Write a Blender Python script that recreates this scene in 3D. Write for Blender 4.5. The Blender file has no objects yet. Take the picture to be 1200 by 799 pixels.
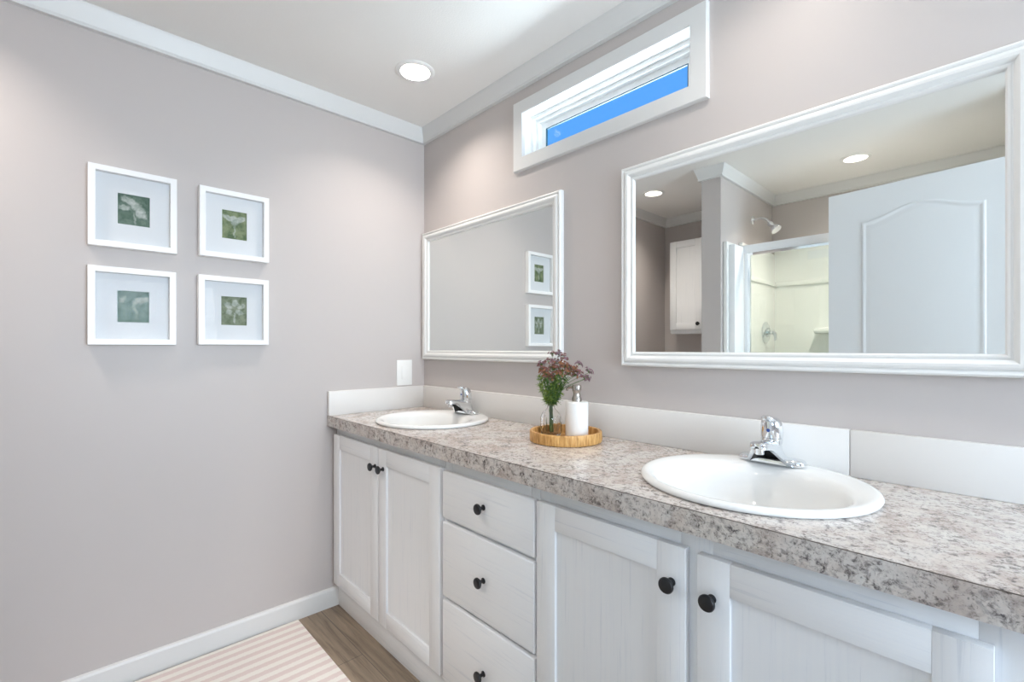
import bpy, bmesh, math, random
from mathutils import Vector, Matrix
PI = math.pi
S = bpy.context.scene
C = S.collection

# ---------------------------------------------------------------- camera, light, exposure
cam_data = bpy.data.cameras.new('camera')
cam_data.sensor_width = 36.0
cam_data.lens = 553.36 / 1200 * 36
cam_data.shift_y = 8.64 / 1200
cam_data.clip_start = 0.02
cam = bpy.data.objects.new('camera', cam_data)
cam.location = (2.165, -1.390, 1.19)
cam.rotation_euler = (PI / 2, 0, 0.8162)
C.objects.link(cam)
S.camera = cam
S.view_settings.view_transform = 'Standard'
S.view_settings.look = 'None'
S.view_settings.gamma = 1.0
S.view_settings.use_curve_mapping = False
S.view_settings.exposure = -0.12
S.cycles.use_denoising = True
S.cycles.max_bounces = 14
S.cycles.diffuse_bounces = 8
S.cycles.glossy_bounces = 8
S.cycles.transparent_max_bounces = 16
S.cycles.sample_clamp_indirect = 6.0

DOWNLIGHTS = [  # x, y, watts of the four recessed ceiling lamps
    (0.447, -0.331, 12.0), (0.316, -1.817, 15.0), (1.503, -2.123, 30.0), (1.75, -0.331, 6.0)]
DOWN_COLOR = (1.0, 0.90, 0.82)
FILL_RIGHT = 135.0      # cool fill lamp outside the added, unseen right-hand window
FILL_FRONT = 16.0      # weaker cool fill, lamp behind the added, unseen front window
DAY_HIGH = 62.0        # light off the bright ground outside into the high window
DAY_COLOR = (0.78, 0.89, 1.0)

W = bpy.data.worlds.new('sky')
S.world = W
W.use_nodes = True
nt = W.node_tree
bg = nt.nodes['Background']
tcw = nt.nodes.new('ShaderNodeTexCoord')
sep = nt.nodes.new('ShaderNodeSeparateXYZ')
rmp = nt.nodes.new('ShaderNodeValToRGB')
mr = nt.nodes.new('ShaderNodeMapRange')
mr.inputs[1].default_value = -1; mr.inputs[2].default_value = 1
nt.links.new(tcw.outputs['Generated'], sep.inputs[0])
nt.links.new(sep.outputs['Z'], mr.inputs[0])
nt.links.new(mr.outputs[0], rmp.inputs[0])
nt.links.new(rmp.outputs[0], bg.inputs[0])
e = rmp.color_ramp.elements
e[0].position = 0.0; e[0].color = (0.75, 0.78, 0.8, 1)
e[1].position = 0.96; e[1].color = (0.06, 0.28, 0.85, 1)
for p_, c_ in ((0.49, (0.75, 0.78, 0.8, 1)), (0.51, (0.45, 0.68, 0.95, 1)), (0.62, (0.11, 0.40, 0.95, 1))):
    k = e.new(p_); k.color = c_
bg.inputs[1].default_value = 1.3


def area_light(name, loc, rot, sx, sy, watts, color, shape='RECTANGLE'):
    d = bpy.data.lights.new(name, 'AREA')
    d.shape = shape; d.size = sx
    if shape == 'RECTANGLE':
        d.size_y = sy
    d.energy = watts; d.color = color
    o = bpy.data.objects.new(name, d)
    o.location = loc; o.rotation_euler = rot
    C.objects.link(o)
    return o


area_light('day_fill_right', (4.45, -0.66, 1.35), (0, math.radians(108), 0), 1.25, 1.15, FILL_RIGHT, DAY_COLOR)
area_light('day_fill_front', (3.30, -2.81, 1.30), (math.radians(108), 0, 0), 1.0, 1.15, FILL_FRONT, DAY_COLOR)
area_light('daylight_high', (1.13, 0.50, 1.72), (math.radians(-115), 0, 0), 1.3, 0.45, DAY_HIGH, (0.80, 0.93, 1.0))

# ---------------------------------------------------------------- materials


def mat(name, col=(0.8, 0.8, 0.8), rough=0.5, metal=0.0, spec=0.5, **kw):
    m = bpy.data.materials.new(name)
    m.use_nodes = True
    b = m.node_tree.nodes['Principled BSDF']
    b.inputs['Base Color'].default_value = (*col, 1)
    b.inputs['Roughness'].default_value = rough
    b.inputs['Metallic'].default_value = metal
    b.inputs['Specular IOR Level'].default_value = spec
    for k_, v in kw.items():
        b.inputs[k_].default_value = v
    return m


class NB:
    """short-hand for wiring a node tree"""
    def __init__(s, m):
        s.t = m.node_tree; s.b = s.t.nodes['Principled BSDF']

    def n(s, typ, **kw):
        x = s.t.nodes.new(typ)
        for k_, v in kw.items():
            if k_.startswith('i_'):
                key = k_[2:]
                x.inputs[int(key) if key.isdigit() else key].default_value = v
            else:
                setattr(x, k_, v)
        return x

    def l(s, a, b):
        s.t.links.new(a, b)

    def coords(s, scale=(1, 1, 1), rot=(0, 0, 0)):
        tc = s.n('ShaderNodeTexCoord'); mp = s.n('ShaderNodeMapping')
        mp.inputs['Scale'].default_value = scale; mp.inputs['Rotation'].default_value = rot
        s.l(tc.outputs['Object'], mp.inputs['Vector'])
        return mp.outputs['Vector']

    def noise(s, vec, scale, detail=3, rough=0.5, dist=0.0):
        x = s.n('ShaderNodeTexNoise')
        x.inputs['Scale'].default_value = scale; x.inputs['Detail'].default_value = detail
        x.inputs['Roughness'].default_value = rough; x.inputs['Distortion'].default_value = dist
        if vec is not None:
            s.l(vec, x.inputs['Vector'])
        return x.outputs['Fac']

    def ramp(s, fac, stops, interp='LINEAR'):
        x = s.n('ShaderNodeValToRGB')
        x.color_ramp.interpolation = interp
        el = x.color_ramp.elements
        el[0].position = stops[0][0]; el[0].color = (*stops[0][1], 1)
        el[1].position = stops[-1][0]; el[1].color = (*stops[-1][1], 1)
        for p, c in stops[1:-1]:
            q = el.new(p); q.color = (*c, 1)
        s.l(fac, x.inputs[0])
        return x.outputs[0]

    def mix(s, fac, a, b, mode='MIX'):
        x = s.n('ShaderNodeMix', data_type='RGBA', blend_type=mode)
        if isinstance(fac, float):
            x.inputs[0].default_value = fac
        else:
            s.l(fac, x.inputs[0])
        for v, i in ((a, 6), (b, 7)):
            if isinstance(v, tuple):
                x.inputs[i].default_value = (*v, 1)
            else:
                s.l(v, x.inputs[i])
        return x.outputs[2]

    def bump(s, h, strength=0.1, dist=0.002):
        x = s.n('ShaderNodeBump')
        x.inputs['Strength'].default_value = strength; x.inputs['Distance'].default_value = dist
        s.l(h, x.inputs['Height']); s.l(x.outputs[0], s.b.inputs['Normal'])

    def base(s, c):
        s.l(c, s.b.inputs['Base Color'])


def m_wall():
    m = mat('greige_wall_paint', (0.535, 0.495, 0.478), 0.42, spec=0.35)
    n = NB(m); v = n.coords()
    n.bump(n.noise(v, 260, 2), 0.06, 0.001)
    return m


def m_ceiling():
    m = mat('ceiling_paint', (0.86, 0.85, 0.83), 0.9, spec=0.1)
    n = NB(m); v = n.coords()
    n.bump(n.noise(v, 170, 4, 0.6), 0.35, 0.003)
    return m


def m_cabinet(name, scale, seed):
    m = mat(name, (0.8, 0.8, 0.8), 0.45, spec=0.35)
    n = NB(m); v = n.coords(scale)
    f = n.noise(v, 1.0, 5, 0.62, 0.3)
    g = n.ramp(f, [(0.28, (0.70, 0.72, 0.75)), (0.40, (0.81, 0.82, 0.835)), (0.62, (0.825, 0.832, 0.84))])
    n.base(g)
    n.bump(f, 0.25, 0.0012)
    return m


def m_granite():
    m = mat('speckled_stone_laminate', (0.5, 0.5, 0.5), 0.24, spec=0.9)
    n = NB(m); v = n.coords()
    wn = n.n('ShaderNodeTexNoise'); wn.inputs['Scale'].default_value = 60; wn.inputs['Detail'].default_value = 3; n.l(v, wn.inputs['Vector'])
    wv = n.n('ShaderNodeVectorMath', operation='MULTIPLY_ADD'); wv.inputs[1].default_value = (0.016,) * 3
    n.l(wn.outputs['Color'], wv.inputs[0]); n.l(v, wv.inputs[2]); w = wv.outputs[0]
    big = n.noise(v, 11, 4, 0.6, 0.6)
    main = n.noise(w, 105, 6, 0.72, 0.5)
    fine = n.noise(v, 210, 3, 0.6, 0.3)
    c = n.ramp(main, [(0.33, (0.035, 0.032, 0.035)), (0.40, (0.15, 0.137, 0.135)), (0.455, (0.39, 0.365, 0.355)), (0.525, (0.62, 0.595, 0.575)), (0.62, (0.75, 0.735, 0.715))])
    vor = n.n('ShaderNodeTexVoronoi', feature='DISTANCE_TO_EDGE'); vor.inputs['Scale'].default_value = 80
    n.l(w, vor.inputs['Vector'])
    vc = n.n('ShaderNodeTexVoronoi', feature='F1'); vc.inputs['Scale'].default_value = 80; n.l(w, vc.inputs['Vector'])
    sc = n.n('ShaderNodeSeparateColor'); n.l(vc.outputs['Color'], sc.inputs[0])
    cell = n.ramp(vor.outputs['Distance'], [(0.05, (0, 0, 0)), (0.16, (1, 1, 1))])
    pick = n.ramp(sc.outputs[0], [(0.60, (0, 0, 0)), (0.66, (0.9, 0.9, 0.9))])
    peb = n.mix(1.0, cell, pick, 'MULTIPLY')
    c = n.mix(peb, c, (0.70, 0.69, 0.675))
    dark = n.ramp(sc.outputs[1], [(0.86, (0, 0, 0)), (0.92, (0.65, 0.65, 0.65))])
    c = n.mix(n.mix(1.0, cell, dark, 'MULTIPLY'), c, (0.16, 0.145, 0.145))
    pale = n.ramp(n.noise(v, 26, 5, 0.68, 0.9), [(0.44, (0, 0, 0)), (0.60, (0.80, 0.80, 0.80))])
    c = n.mix(pale, c, (0.72, 0.69, 0.665))
    tint = n.ramp(big, [(0.40, (0.84, 0.765, 0.725)), (0.52, (1, 0.965, 0.94)), (0.62, (1.0, 0.99, 0.98))])
    c = n.mix(1.0, c, tint, 'MULTIPLY')
    c = n.mix(0.62, c, n.ramp(fine, [(0.32, (0.1, 0.1, 0.1)), (0.42, (1, 1, 1))]), 'MULTIPLY')
    n.base(n.mix(1.0, c, (0.90, 0.885, 0.87), 'MULTIPLY'))
    return m


def m_floor():
    m = mat('grey_brown_plank_vinyl', (0.3, 0.25, 0.2), 0.45, spec=0.4)
    n = NB(m); v = n.coords()
    br = n.n('ShaderNodeTexBrick', offset=0.37)
    br.inputs['Scale'].default_value = 1.0; br.inputs['Brick Width'].default_value = 1.22
    br.inputs['Row Height'].default_value = 0.145; br.inputs['Mortar Size'].default_value = 0.0012
    br.inputs['Color1'].default_value = (0.185, 0.140, 0.100, 1); br.inputs['Color2'].default_value = (0.29, 0.226, 0.165, 1)
    br.inputs['Mortar'].default_value = (0.10, 0.08, 0.065, 1)
    n.l(v, br.inputs['Vector'])
    g = n.noise(n.coords((3.0, 45, 1)), 1.0, 6, 0.65, 0.6)
    gc = n.ramp(g, [(0.3, (0.55, 0.52, 0.5)), (0.5, (1, 1, 1)), (0.7, (1.35, 1.33, 1.3))])
    n.base(n.mix(1.0, br.outputs['Color'], gc, 'MULTIPLY'))
    n.bump(g, 0.1, 0.001)
    return m


def m_rug():
    m = mat('striped_cotton', (0.8, 0.7, 0.7), 0.95, spec=0.1)
    n = NB(m); v = n.coords()
    sp = n.n('ShaderNodeSeparateXYZ'); n.l(v, sp.inputs[0])
    mu = n.n('ShaderNodeMath', operation='MULTIPLY'); mu.inputs[1].default_value = 2 * PI / 0.0475
    n.l(sp.outputs['X'], mu.inputs[0])
    si = n.n('ShaderNodeMath', operation='SINE'); n.l(mu.outputs[0], si.inputs[0])
    wob = n.noise(n.coords((260, 260, 60)), 1.0, 2)
    ad = n.n('ShaderNodeMath', operation='MULTIPLY_ADD'); ad.inputs[1].default_value = 1.2
    n.l(wob, ad.inputs[0]); n.l(si.outputs[0], ad.inputs[2])
    ma = n.n('ShaderNodeMapRange'); ma.inputs[1].default_value = -0.4; ma.inputs[2].default_value = 1.6
    n.l(ad.outputs[0], ma.inputs[0])
    n.base(n.ramp(ma.outputs[0], [(0.40, (0.80, 0.77, 0.725)), (0.60, (0.70, 0.605, 0.58))]))
    n.bump(wob, 0.5, 0.002)
    return m


def m_bamboo():
    m = mat('honey_bamboo', (0.5, 0.3, 0.1), 0.4, spec=0.4)
    n = NB(m); v = n.coords((1, 1, 0.15))
    f = n.noise(v, 150, 3, 0.6)
    n.base(n.ramp(f, [(0.32, (0.36, 0.17, 0.045)), (0.5, (0.56, 0.30, 0.095)), (0.68, (0.70, 0.43, 0.17))]))
    return m


def m_pane(name, tint=(1, 1, 1), refl=1.0):
    """thin clear pane: lets light straight through, mirrors at grazing angles"""
    m = bpy.data.materials.new(name); m.use_nodes = True
    t = m.node_tree; t.nodes.clear()
    out = t.nodes.new('ShaderNodeOutputMaterial'); mx = t.nodes.new('ShaderNodeMixShader')
    tr = t.nodes.new('ShaderNodeBsdfTransparent'); gl = t.nodes.new('ShaderNodeBsdfGlossy')
    fr = t.nodes.new('ShaderNodeFresnel'); fr.inputs['IOR'].default_value = 1.45
    tr.inputs[0].default_value = (*tint, 1); gl.inputs['Roughness'].default_value = 0.01
    gl.inputs[0].default_value = (refl, refl, refl, 1)
    geo = t.nodes.new('ShaderNodeNewGeometry'); ior = t.nodes.new('ShaderNodeMapRange')   # same mirror strength from both faces
    ior.inputs[3].default_value = 1.45; ior.inputs[4].default_value = 1 / 1.45
    t.links.new(geo.outputs['Backfacing'], ior.inputs[0]); t.links.new(ior.outputs[0], fr.inputs['IOR'])
    t.links.new(fr.outputs[0], mx.inputs[0]); t.links.new(tr.outputs[0], mx.inputs[1])
    t.links.new(gl.outputs[0], mx.inputs[2]); t.links.new(mx.outputs[0], out.inputs[0])
    return m


def m_print(name, seed, bgc1, bgc2, petals, center, stem):
    """a small botanical print: pale petals over a mottled green ground (object space: y right, z up)"""
    m = mat(name, bgc1, 0.6, spec=0.2)
    n = NB(m); v = n.coords()
    loc = n.n('ShaderNodeMapping'); loc.inputs['Location'].default_value = (seed, seed * 1.7, 0)
    n.l(v, loc.inputs['Vector'])
    f = n.noise(loc.outputs[0], 45, 4, 0.6)
    c = n.ramp(f, [(0.35, bgc1), (0.62, bgc2)])
    wv = n.n('ShaderNodeVectorMath', operation='MULTIPLY_ADD')
    nz = n.n('ShaderNodeTexNoise'); nz.inputs['Scale'].default_value = 70; n.l(loc.outputs[0], nz.inputs['Vector'])
    n.l(nz.outputs['Color'], wv.inputs[0]); wv.inputs[1].default_value = (0.016,) * 3; n.l(v, wv.inputs[2])
    off = n.n('ShaderNodeVectorMath', operation='SUBTRACT'); off.inputs[1].default_value = (0.008,) * 3
    n.l(wv.outputs[0], off.inputs[0])
    for (py, pz, ry, rz, ang, al) in petals:
        mp = n.n('ShaderNodeMapping', vector_type='TEXTURE')
        mp.inputs['Location'].default_value = (0, py, pz)
        mp.inputs['Rotation'].default_value = (ang, 0, 0)
        mp.inputs['Scale'].default_value = (1, ry, rz)
        n.l(off.outputs[0], mp.inputs['Vector'])
        flat = n.n('ShaderNodeVectorMath', operation='MULTIPLY'); flat.inputs[1].default_value = (0, 1, 1)
        n.l(mp.outputs[0], flat.inputs[0])
        ln = n.n('ShaderNodeVectorMath', operation='LENGTH'); n.l(flat.outputs[0], ln.inputs[0])
        k_ = n.ramp(ln.outputs['Value'], [(0.62, (al * .85,) * 3), (1.04, (0, 0, 0))])
        pc = n.ramp(f, [(0.36, (0.36, 0.42, 0.37)), (0.62, (0.68, 0.70, 0.67))])
        c = n.mix(k_, c, pc)
    n.base(c)
    return m


M = {}
M['wall'] = m_wall()
M['ceiling'] = m_ceiling()
M['trim'] = mat('white_trim_paint', (0.70, 0.70, 0.69), 0.38, spec=0.4)
M['cab_v'] = m_cabinet('white_cabinet_paint_upright_grain', (150, 150, 4.0), 1)
M['cab_h'] = m_cabinet('white_cabinet_paint_level_grain', (4.0, 150, 150), 2)
M['granite'] = m_granite()
M['kerf'] = mat('dark_laminate_seam', (0.10, 0.075, 0.06), 0.7)
M['splash'] = mat('white_laminate', (0.72, 0.70, 0.675), 0.42, spec=0.45)
M['floor'] = m_floor()
M['rug'] = m_rug()
M['porcelain'] = mat('white_porcelain', (0.78, 0.78, 0.765), 0.08, spec=0.55)
M['chrome'] = mat('chrome', (0.80, 0.82, 0.84), 0.07, 1.0)
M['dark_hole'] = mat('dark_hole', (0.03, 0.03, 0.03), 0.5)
M['black'] = mat('matt_black_knob', (0.012, 0.012, 0.014), 0.35, spec=0.45)
M['mirror'] = mat('mirror_silver', (0.86, 0.885, 0.87), 0.0, 1.0)
M['mirror_frame'] = mat('white_mirror_frame', (0.79, 0.79, 0.775), 0.35, spec=0.4)
M['frame_white'] = mat('white_frame_lacquer', (0.88, 0.88, 0.88), 0.35)
M['mat_board'] = mat('white_mat_board', (0.83, 0.855, 0.88), 0.85, spec=0.15)
M['bamboo'] = m_bamboo()
M['ceramic'] = mat('white_ceramic', (0.84, 0.84, 0.82), 0.3, spec=0.45)
M['nickel'] = mat('brushed_nickel', (0.52, 0.48, 0.44), 0.25, 1.0)
M['glass'] = mat('clear_glass', (1, 1, 1), 0.02, **{'Transmission Weight': 1.0, 'IOR': 1.45})
M['pane'] = m_pane('window_glass', (0.97, 0.99, 1.0), 0.3)
M['frame_pane'] = m_pane('picture_glass', (1, 1, 1), 0.05)
M['shower_pane'] = m_pane('shower_glass', (0.93, 0.97, 0.95))
M['vinyl'] = mat('white_window_vinyl', (0.92, 0.93, 0.93), 0.4)
M['gasket'] = mat('dark_window_gasket', (0.01, 0.06, 0.10), 0.5)
M['surround'] = mat('cream_shower_acrylic', (0.85, 0.845, 0.82), 0.18, spec=0.5)
M['white_metal'] = mat('white_enamel', (0.86, 0.87, 0.88), 0.3)
M['plastic'] = mat('white_plastic', (0.85, 0.85, 0.83), 0.35)
M['door'] = mat('white_door_paint', (0.82, 0.84, 0.86), 0.42, spec=0.35)
M['stem'] = mat('green_stem', (0.10, 0.17, 0.045), 0.55)
M['leaf'] = mat('green_leaf', (0.19, 0.27, 0.035), 0.55)
M['leaf2'] = mat('dark_green_leaf', (0.055, 0.12, 0.02), 0.55)
M['flower'] = mat('dusky_red_floret', (0.22, 0.085, 0.075), 0.65)
M['flower2'] = mat('mauve_floret', (0.22, 0.125, 0.16), 0.65)
M['flower3'] = mat('rust_floret', (0.30, 0.12, 0.045), 0.65)
M['lamp'] = mat('lamp_diffuser', (0.9, 0.88, 0.85), 0.5)
_b = M['lamp'].node_tree.nodes['Principled BSDF']
_b.inputs['Emission Color'].default_value = (1.0, 0.96, 0.93, 1); _b.inputs['Emission Strength'].default_value = 0.9

# ---------------------------------------------------------------- mesh helpers


def obj(name, bm, m, parent=None, smooth=None, label=None):
    """link bm as one mesh object; bm is in world coordinates, the object sits at its parent's base"""
    off = Vector(parent['_o']) if parent is not None else Vector((0, 0, 0))
    me = bpy.data.meshes.new(name)
    bmesh.ops.recalc_face_normals(bm, faces=bm.faces)
    o = bpy.data.objects.new(name, me)
    if parent is None:
        lo = Vector((min(v.co[i] for v in bm.verts) for i in range(3)))
        hi = Vector((max(v.co[i] for v in bm.verts) for i in range(3)))
        off = Vector(((lo.x + hi.x) / 2, (lo.y + hi.y) / 2, lo.z))
        o.location = off
    else:
        o.parent = parent
    bm.transform(Matrix.Translation(-off))
    bm.to_mesh(me); bm.free()
    for x in (m if isinstance(m, (list, tuple)) else [m]):
        me.materials.append(x)
    if smooth:
        me.polygons.foreach_set('use_smooth', [True] * len(me.polygons))
        me.set_sharp_from_angle(angle=math.radians(smooth))
    if parent is not None:
        o['_o'] = tuple(off)
    C.objects.link(o)
    if label:
        o['label'] = label
    return o


def thing(name, label, cat, loc, group=None):
    o = bpy.data.objects.new(name, None)
    o.empty_display_size = 0.05
    o.location = loc; o['_o'] = tuple(loc)
    o['label'] = label; o['category'] = cat
    if group:
        o['group'] = group
    C.objects.link(o)
    return o


def tag(o, label, cat, group=None):
    o['label'] = label; o['category'] = cat
    if group:
        o['group'] = group
    return o


def structure(o):
    o['kind'] = 'structure'
    return o


def struct_root(name, loc):
    o = bpy.data.objects.new(name, None)
    o.location = loc; o['_o'] = tuple(loc); o['kind'] = 'structure'
    C.objects.link(o)
    return o


def new():
    return bmesh.new()


def merge(dst, src, mi=0):
    me = bpy.data.meshes.new('t'); src.to_mesh(me); src.free()
    n0 = len(dst.faces)
    dst.from_mesh(me); bpy.data.meshes.remove(me)
    dst.faces.ensure_lookup_table()
    if mi is not None:
        for f in dst.faces[n0:]:
            f.material_index = mi


def box(bm, lo, hi, bev=0.0, mi=0, seg=2):
    b = bmesh.new()
    bmesh.ops.create_cube(b, size=1)
    for v in b.verts:
        v.co = Vector([lo[i] + (v.co[i] + .5) * (hi[i] - lo[i]) for i in range(3)])
    if bev:
        bmesh.ops.bevel(b, geom=list(b.edges), offset=bev, segments=seg, affect='EDGES', profile=0.5)
    merge(bm, b, mi)
    return bm


def loft(bm, rings, close=True, caps=(False, False), mi=0):
    """rings: list of equal-length point lists"""
    V = [[bm.verts.new(p) for p in r] for r in rings]
    n = len(V[0]); rng = n if close else n - 1
    for a, b in zip(V, V[1:]):
        for i in range(rng):
            j = (i + 1) % n
            f = bm.faces.new((a[i], a[j], b[j], b[i])); f.material_index = mi
    if caps[0]:
        bm.faces.new(V[0]).material_index = mi
    if caps[1]:
        bm.faces.new(list(reversed(V[-1]))).material_index = mi
    return bm


def circle(c, r, n=32, axis='Z', ry=None, ph=0):
    ry = r if ry is None else ry
    out = []
    for i in range(n):
        a = 2 * PI * i / n + ph
        p, q = r * math.cos(a), ry * math.sin(a)
        out.append({'Z': (c[0] + p, c[1] + q, c[2]), 'Y': (c[0] + p, c[1], c[2] + q), 'X': (c[0], c[1] + p, c[2] + q)}[axis])
    return out


def lathe(bm, c, prof, n=32, axis='Z', caps=(True, True), mi=0):
    """prof: (radius, offset along axis)"""
    rings = []
    for r, t in prof:
        cc = list(c); cc['XYZ'.index(axis)] += t
        rings.append(circle(cc, max(r, 1e-4), n, axis))
    return loft(bm, rings, True, caps, mi)


def tube(bm, pts, rad, n=10, caps=True, mi=0, flat=1.0):
    """swept tube; rad a number or list"""
    pts = [Vector(p) for p in pts]
    rads = rad if isinstance(rad, (list, tuple)) else [rad] * len(pts)
    rings = []; up = None
    for i, p in enumerate(pts):
        d = (pts[min(i + 1, len(pts) - 1)] - pts[max(i - 1, 0)]).normalized()
        if up is None:
            up = Vector((0, 0, 1)) if abs(d.z) < 0.9 else Vector((1, 0, 0))
        s = d.cross(up).normalized(); up = s.cross(d).normalized()
        rings.append([p + s * (rads[i] * math.cos(2 * PI * k / n)) + up * (rads[i] * flat * math.sin(2 * PI * k / n)) for k in range(n)])
    return loft(bm, rings, True, (caps, caps), mi)


def smooth_path(pts, k=6):
    pts = [Vector(p) for p in pts]
    out = []
    for i in range(len(pts) - 1):
        p0 = pts[max(i - 1, 0)]; p1 = pts[i]; p2 = pts[i + 1]; p3 = pts[min(i + 2, len(pts) - 1)]
        for j in range(k):
            t = j / k
            out.append(0.5 * ((2 * p1) + (p2 - p0) * t + (2 * p0 - 5 * p1 + 4 * p2 - p3) * t * t + (3 * p1 - p0 - 3 * p2 + p3) * t ** 3))
    out.append(pts[-1])
    return out


def frame_sweep(bm, u0, u1, v0, v1, prof, place, mi=0):
    """mitred moulding round a rectangle; prof: (inset from outer edge, height off the wall); place(u,v,h)->xyz"""
    rings = []
    for (u, v, su, sv) in ((u0, v0, 1, 1), (u1, v0, -1, 1), (u1, v1, -1, -1), (u0, v1, 1, -1)):
        rings.append([place(u + su * w, v + sv * w, h) for w, h in prof])
    rings.append(rings[0])
    V = [[bm.verts.new(p) for p in r] for r in rings[:4]]
    V.append(V[0])
    for a, b in zip(V, V[1:]):
        for i in range(len(prof) - 1):
            bm.faces.new((a[i], a[i + 1], b[i + 1], b[i])).material_index = mi
        bm.faces.new((a[-1], a[0], b[0], b[-1])).material_index = mi
    return bm


def plate_with_holes(bm, rect, z0, z1, holes, n=64, mi=0):
    """horizontal slab with round holes; holes: (x, y, rx, ry)"""
    x0, x1, y0, y1 = rect
    for z in (z0, z1):
        b = bmesh.new()
        vs = [b.verts.new(p) for p in ((x0, y0, z), (x1, y0, z), (x1, y1, z), (x0, y1, z))]
        for i in range(4):
            b.edges.new((vs[i], vs[(i + 1) % 4]))
        for hx, hy, rx, ry in holes:
            hv = [b.verts.new(p) for p in circle((hx, hy, z), rx, n, 'Z', ry)]
            for i in range(n):
                b.edges.new((hv[i], hv[(i + 1) % n]))
        bmesh.ops.triangle_fill(b, use_beauty=True, use_dissolve=False, edges=list(b.edges))
        merge(bm, b, mi)
    for hx, hy, rx, ry in holes:
        loft(bm, [circle((hx, hy, z0), rx, n, 'Z', ry), circle((hx, hy, z1), rx, n, 'Z', ry)], mi=mi)
    loft(bm, [[(x0, y0, z), (x1, y0, z), (x1, y1, z), (x0, y1, z)] for z in (z0, z1)], mi=mi)
    bmesh.ops.remove_doubles(bm, verts=bm.verts, dist=1e-5)
    return bm


# ---------------------------------------------------------------- the room
CEIL = 2.35
RX = 4.20          # right wall
FY = -2.56         # front wall, behind the camera
T = 0.12
P1 = (0.770, 0.893)    # partition left of the shower
P2 = (2.262, 2.385)    # partition right of the shower
PY = -1.635            # ends of both partitions

b = box(new(), (-T, FY - T, -0.08), (RX + T, T, 0.0)); structure(obj('floor', b, M['floor']))
b = plate_with_holes(new(), (-T, RX + T, FY - T, T), CEIL, CEIL + 0.10, [(x, y, 0.062, 0.062) for x, y, _ in DOWNLIGHTS], 40)
structure(obj('ceiling', b, M['ceiling']))
structure(obj('wall_left', box(new(), (-T, FY - T, 0), (0, T, CEIL)), M['wall']))


def wall_opening_y(bm, y0, y1, x0, x1, ox0, ox1, oz0, oz1):
    box(bm, (x0, y0, 0), (ox0, y1, CEIL)); box(bm, (ox1, y0, 0), (x1, y1, CEIL))
    box(bm, (ox0, y0, 0), (ox1, y1, oz0)); box(bm, (ox0, y0, oz1), (ox1, y1, CEIL))
    return bm


WX0, WX1, WZ0, WZ1 = 0.760, 1.492, 1.986, 2.169       # high window opening
structure(obj('wall_back', wall_opening_y(new(), 0, T, 0, RX, WX0, WX1, WZ0, WZ1), M['wall']))
structure(obj('wall_front', wall_opening_y(new(), FY - T, FY, 0, RX, 2.80, 3.80, 0.85, 2.05), M['wall']))
b = new()
box(b, (RX, FY, 0), (RX + T, -1.26, CEIL)); box(b, (RX, -0.06, 0), (RX + T, 0, CEIL))
box(b, (RX, -1.26, 0), (RX + T, -0.06, 0.85)); box(b, (RX, -1.26, 2.10), (RX + T, -0.06, CEIL))
structure(obj('wall_right', b, M['wall']))
structure(obj('wall_partition_left', box(new(), (P1[0], FY, 0), (P1[1], PY, CEIL)), M['wall']))
structure(obj('wall_partition_right', box(new(), (P2[0], FY, 0), (P2[1], PY, CEIL)), M['wall']))

# crown moulding: one closed run round the whole ceiling outline, split by wall
CROWN = [(0, 0), (0.037, 0), (0.036, -0.007), (0.0165, -0.060), (0.0165, -0.064), (0.0185, -0.066), (0.0185, -0.074), (0, -0.074)]
outline = [(0, 0), (RX, 0), (RX, FY), (P2[1], FY), (P2[1], PY), (P2[0], PY), (P2[0], FY), (P1[1], FY), (P1[1], PY), (P1[0], PY), (P1[0], FY), (0, FY)]
BASE = [(0, 0), (0.014, 0), (0.014, 0.075), (0.010, 0.083), (0, 0.085)]


def run(bm, i, prof, zref, closed_ends=True, t0=None, t1=None, mi=0):
    """moulding along side i of the outline with mitred ends (clockwise outline seen from above)"""
    n = len(outline)
    a = Vector(outline[i]); c = Vector(outline[(i + 1) % n]); p = Vector(outline[i - 1]); q = Vector(outline[(i + 2) % n])

    def inward(s, e):
        d = (e - s).normalized(); return Vector((d.y, -d.x))
    n0, n1, n2 = inward(p, a), inward(a, c), inward(c, q)
    d = (c - a).normalized()
    R = []
    for w, h in prof:
        s = a + (n0 + n1) * w if t0 is None else a + d * t0 + n1 * w
        e_ = c + (n1 + n2) * w if t1 is None else a + d * t1 + n1 * w
        R.append(((s.x, s.y, zref + h), (e_.x, e_.y, zref + h)))
    loft(bm, [[r[0] for r in R], [r[1] for r in R]], True, (True, True), mi)
    return bm


for i in range(len(outline)):
    structure(obj('trim_%d' % (i + 1), run(new(), i, CROWN, CEIL), M['trim']))
# baseboards (the stretch behind the cabinets and the shower is left out)
structure(obj('baseboard_left', run(new(), 11, BASE, 0, t0=0, t1=-FY - 0.472), M['trim']))
structure(obj('baseboard_back', run(new(), 0, BASE, 0, t0=2.23), M['trim']))
structure(obj('baseboard_right', run(new(), 1, BASE, 0), M['trim']))
structure(obj('baseboard_front', run(new(), 2, BASE, 0), M['trim']))
structure(obj('baseboard_bay', run(new(), 10, BASE, 0), M['trim']))
structure(obj('baseboard_partition', run(new(), 9, BASE, 0), M['trim']))


# windows -----------------------------------------------------------------
def on_back(u, v, h):
    return (u, -h, v)


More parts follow.
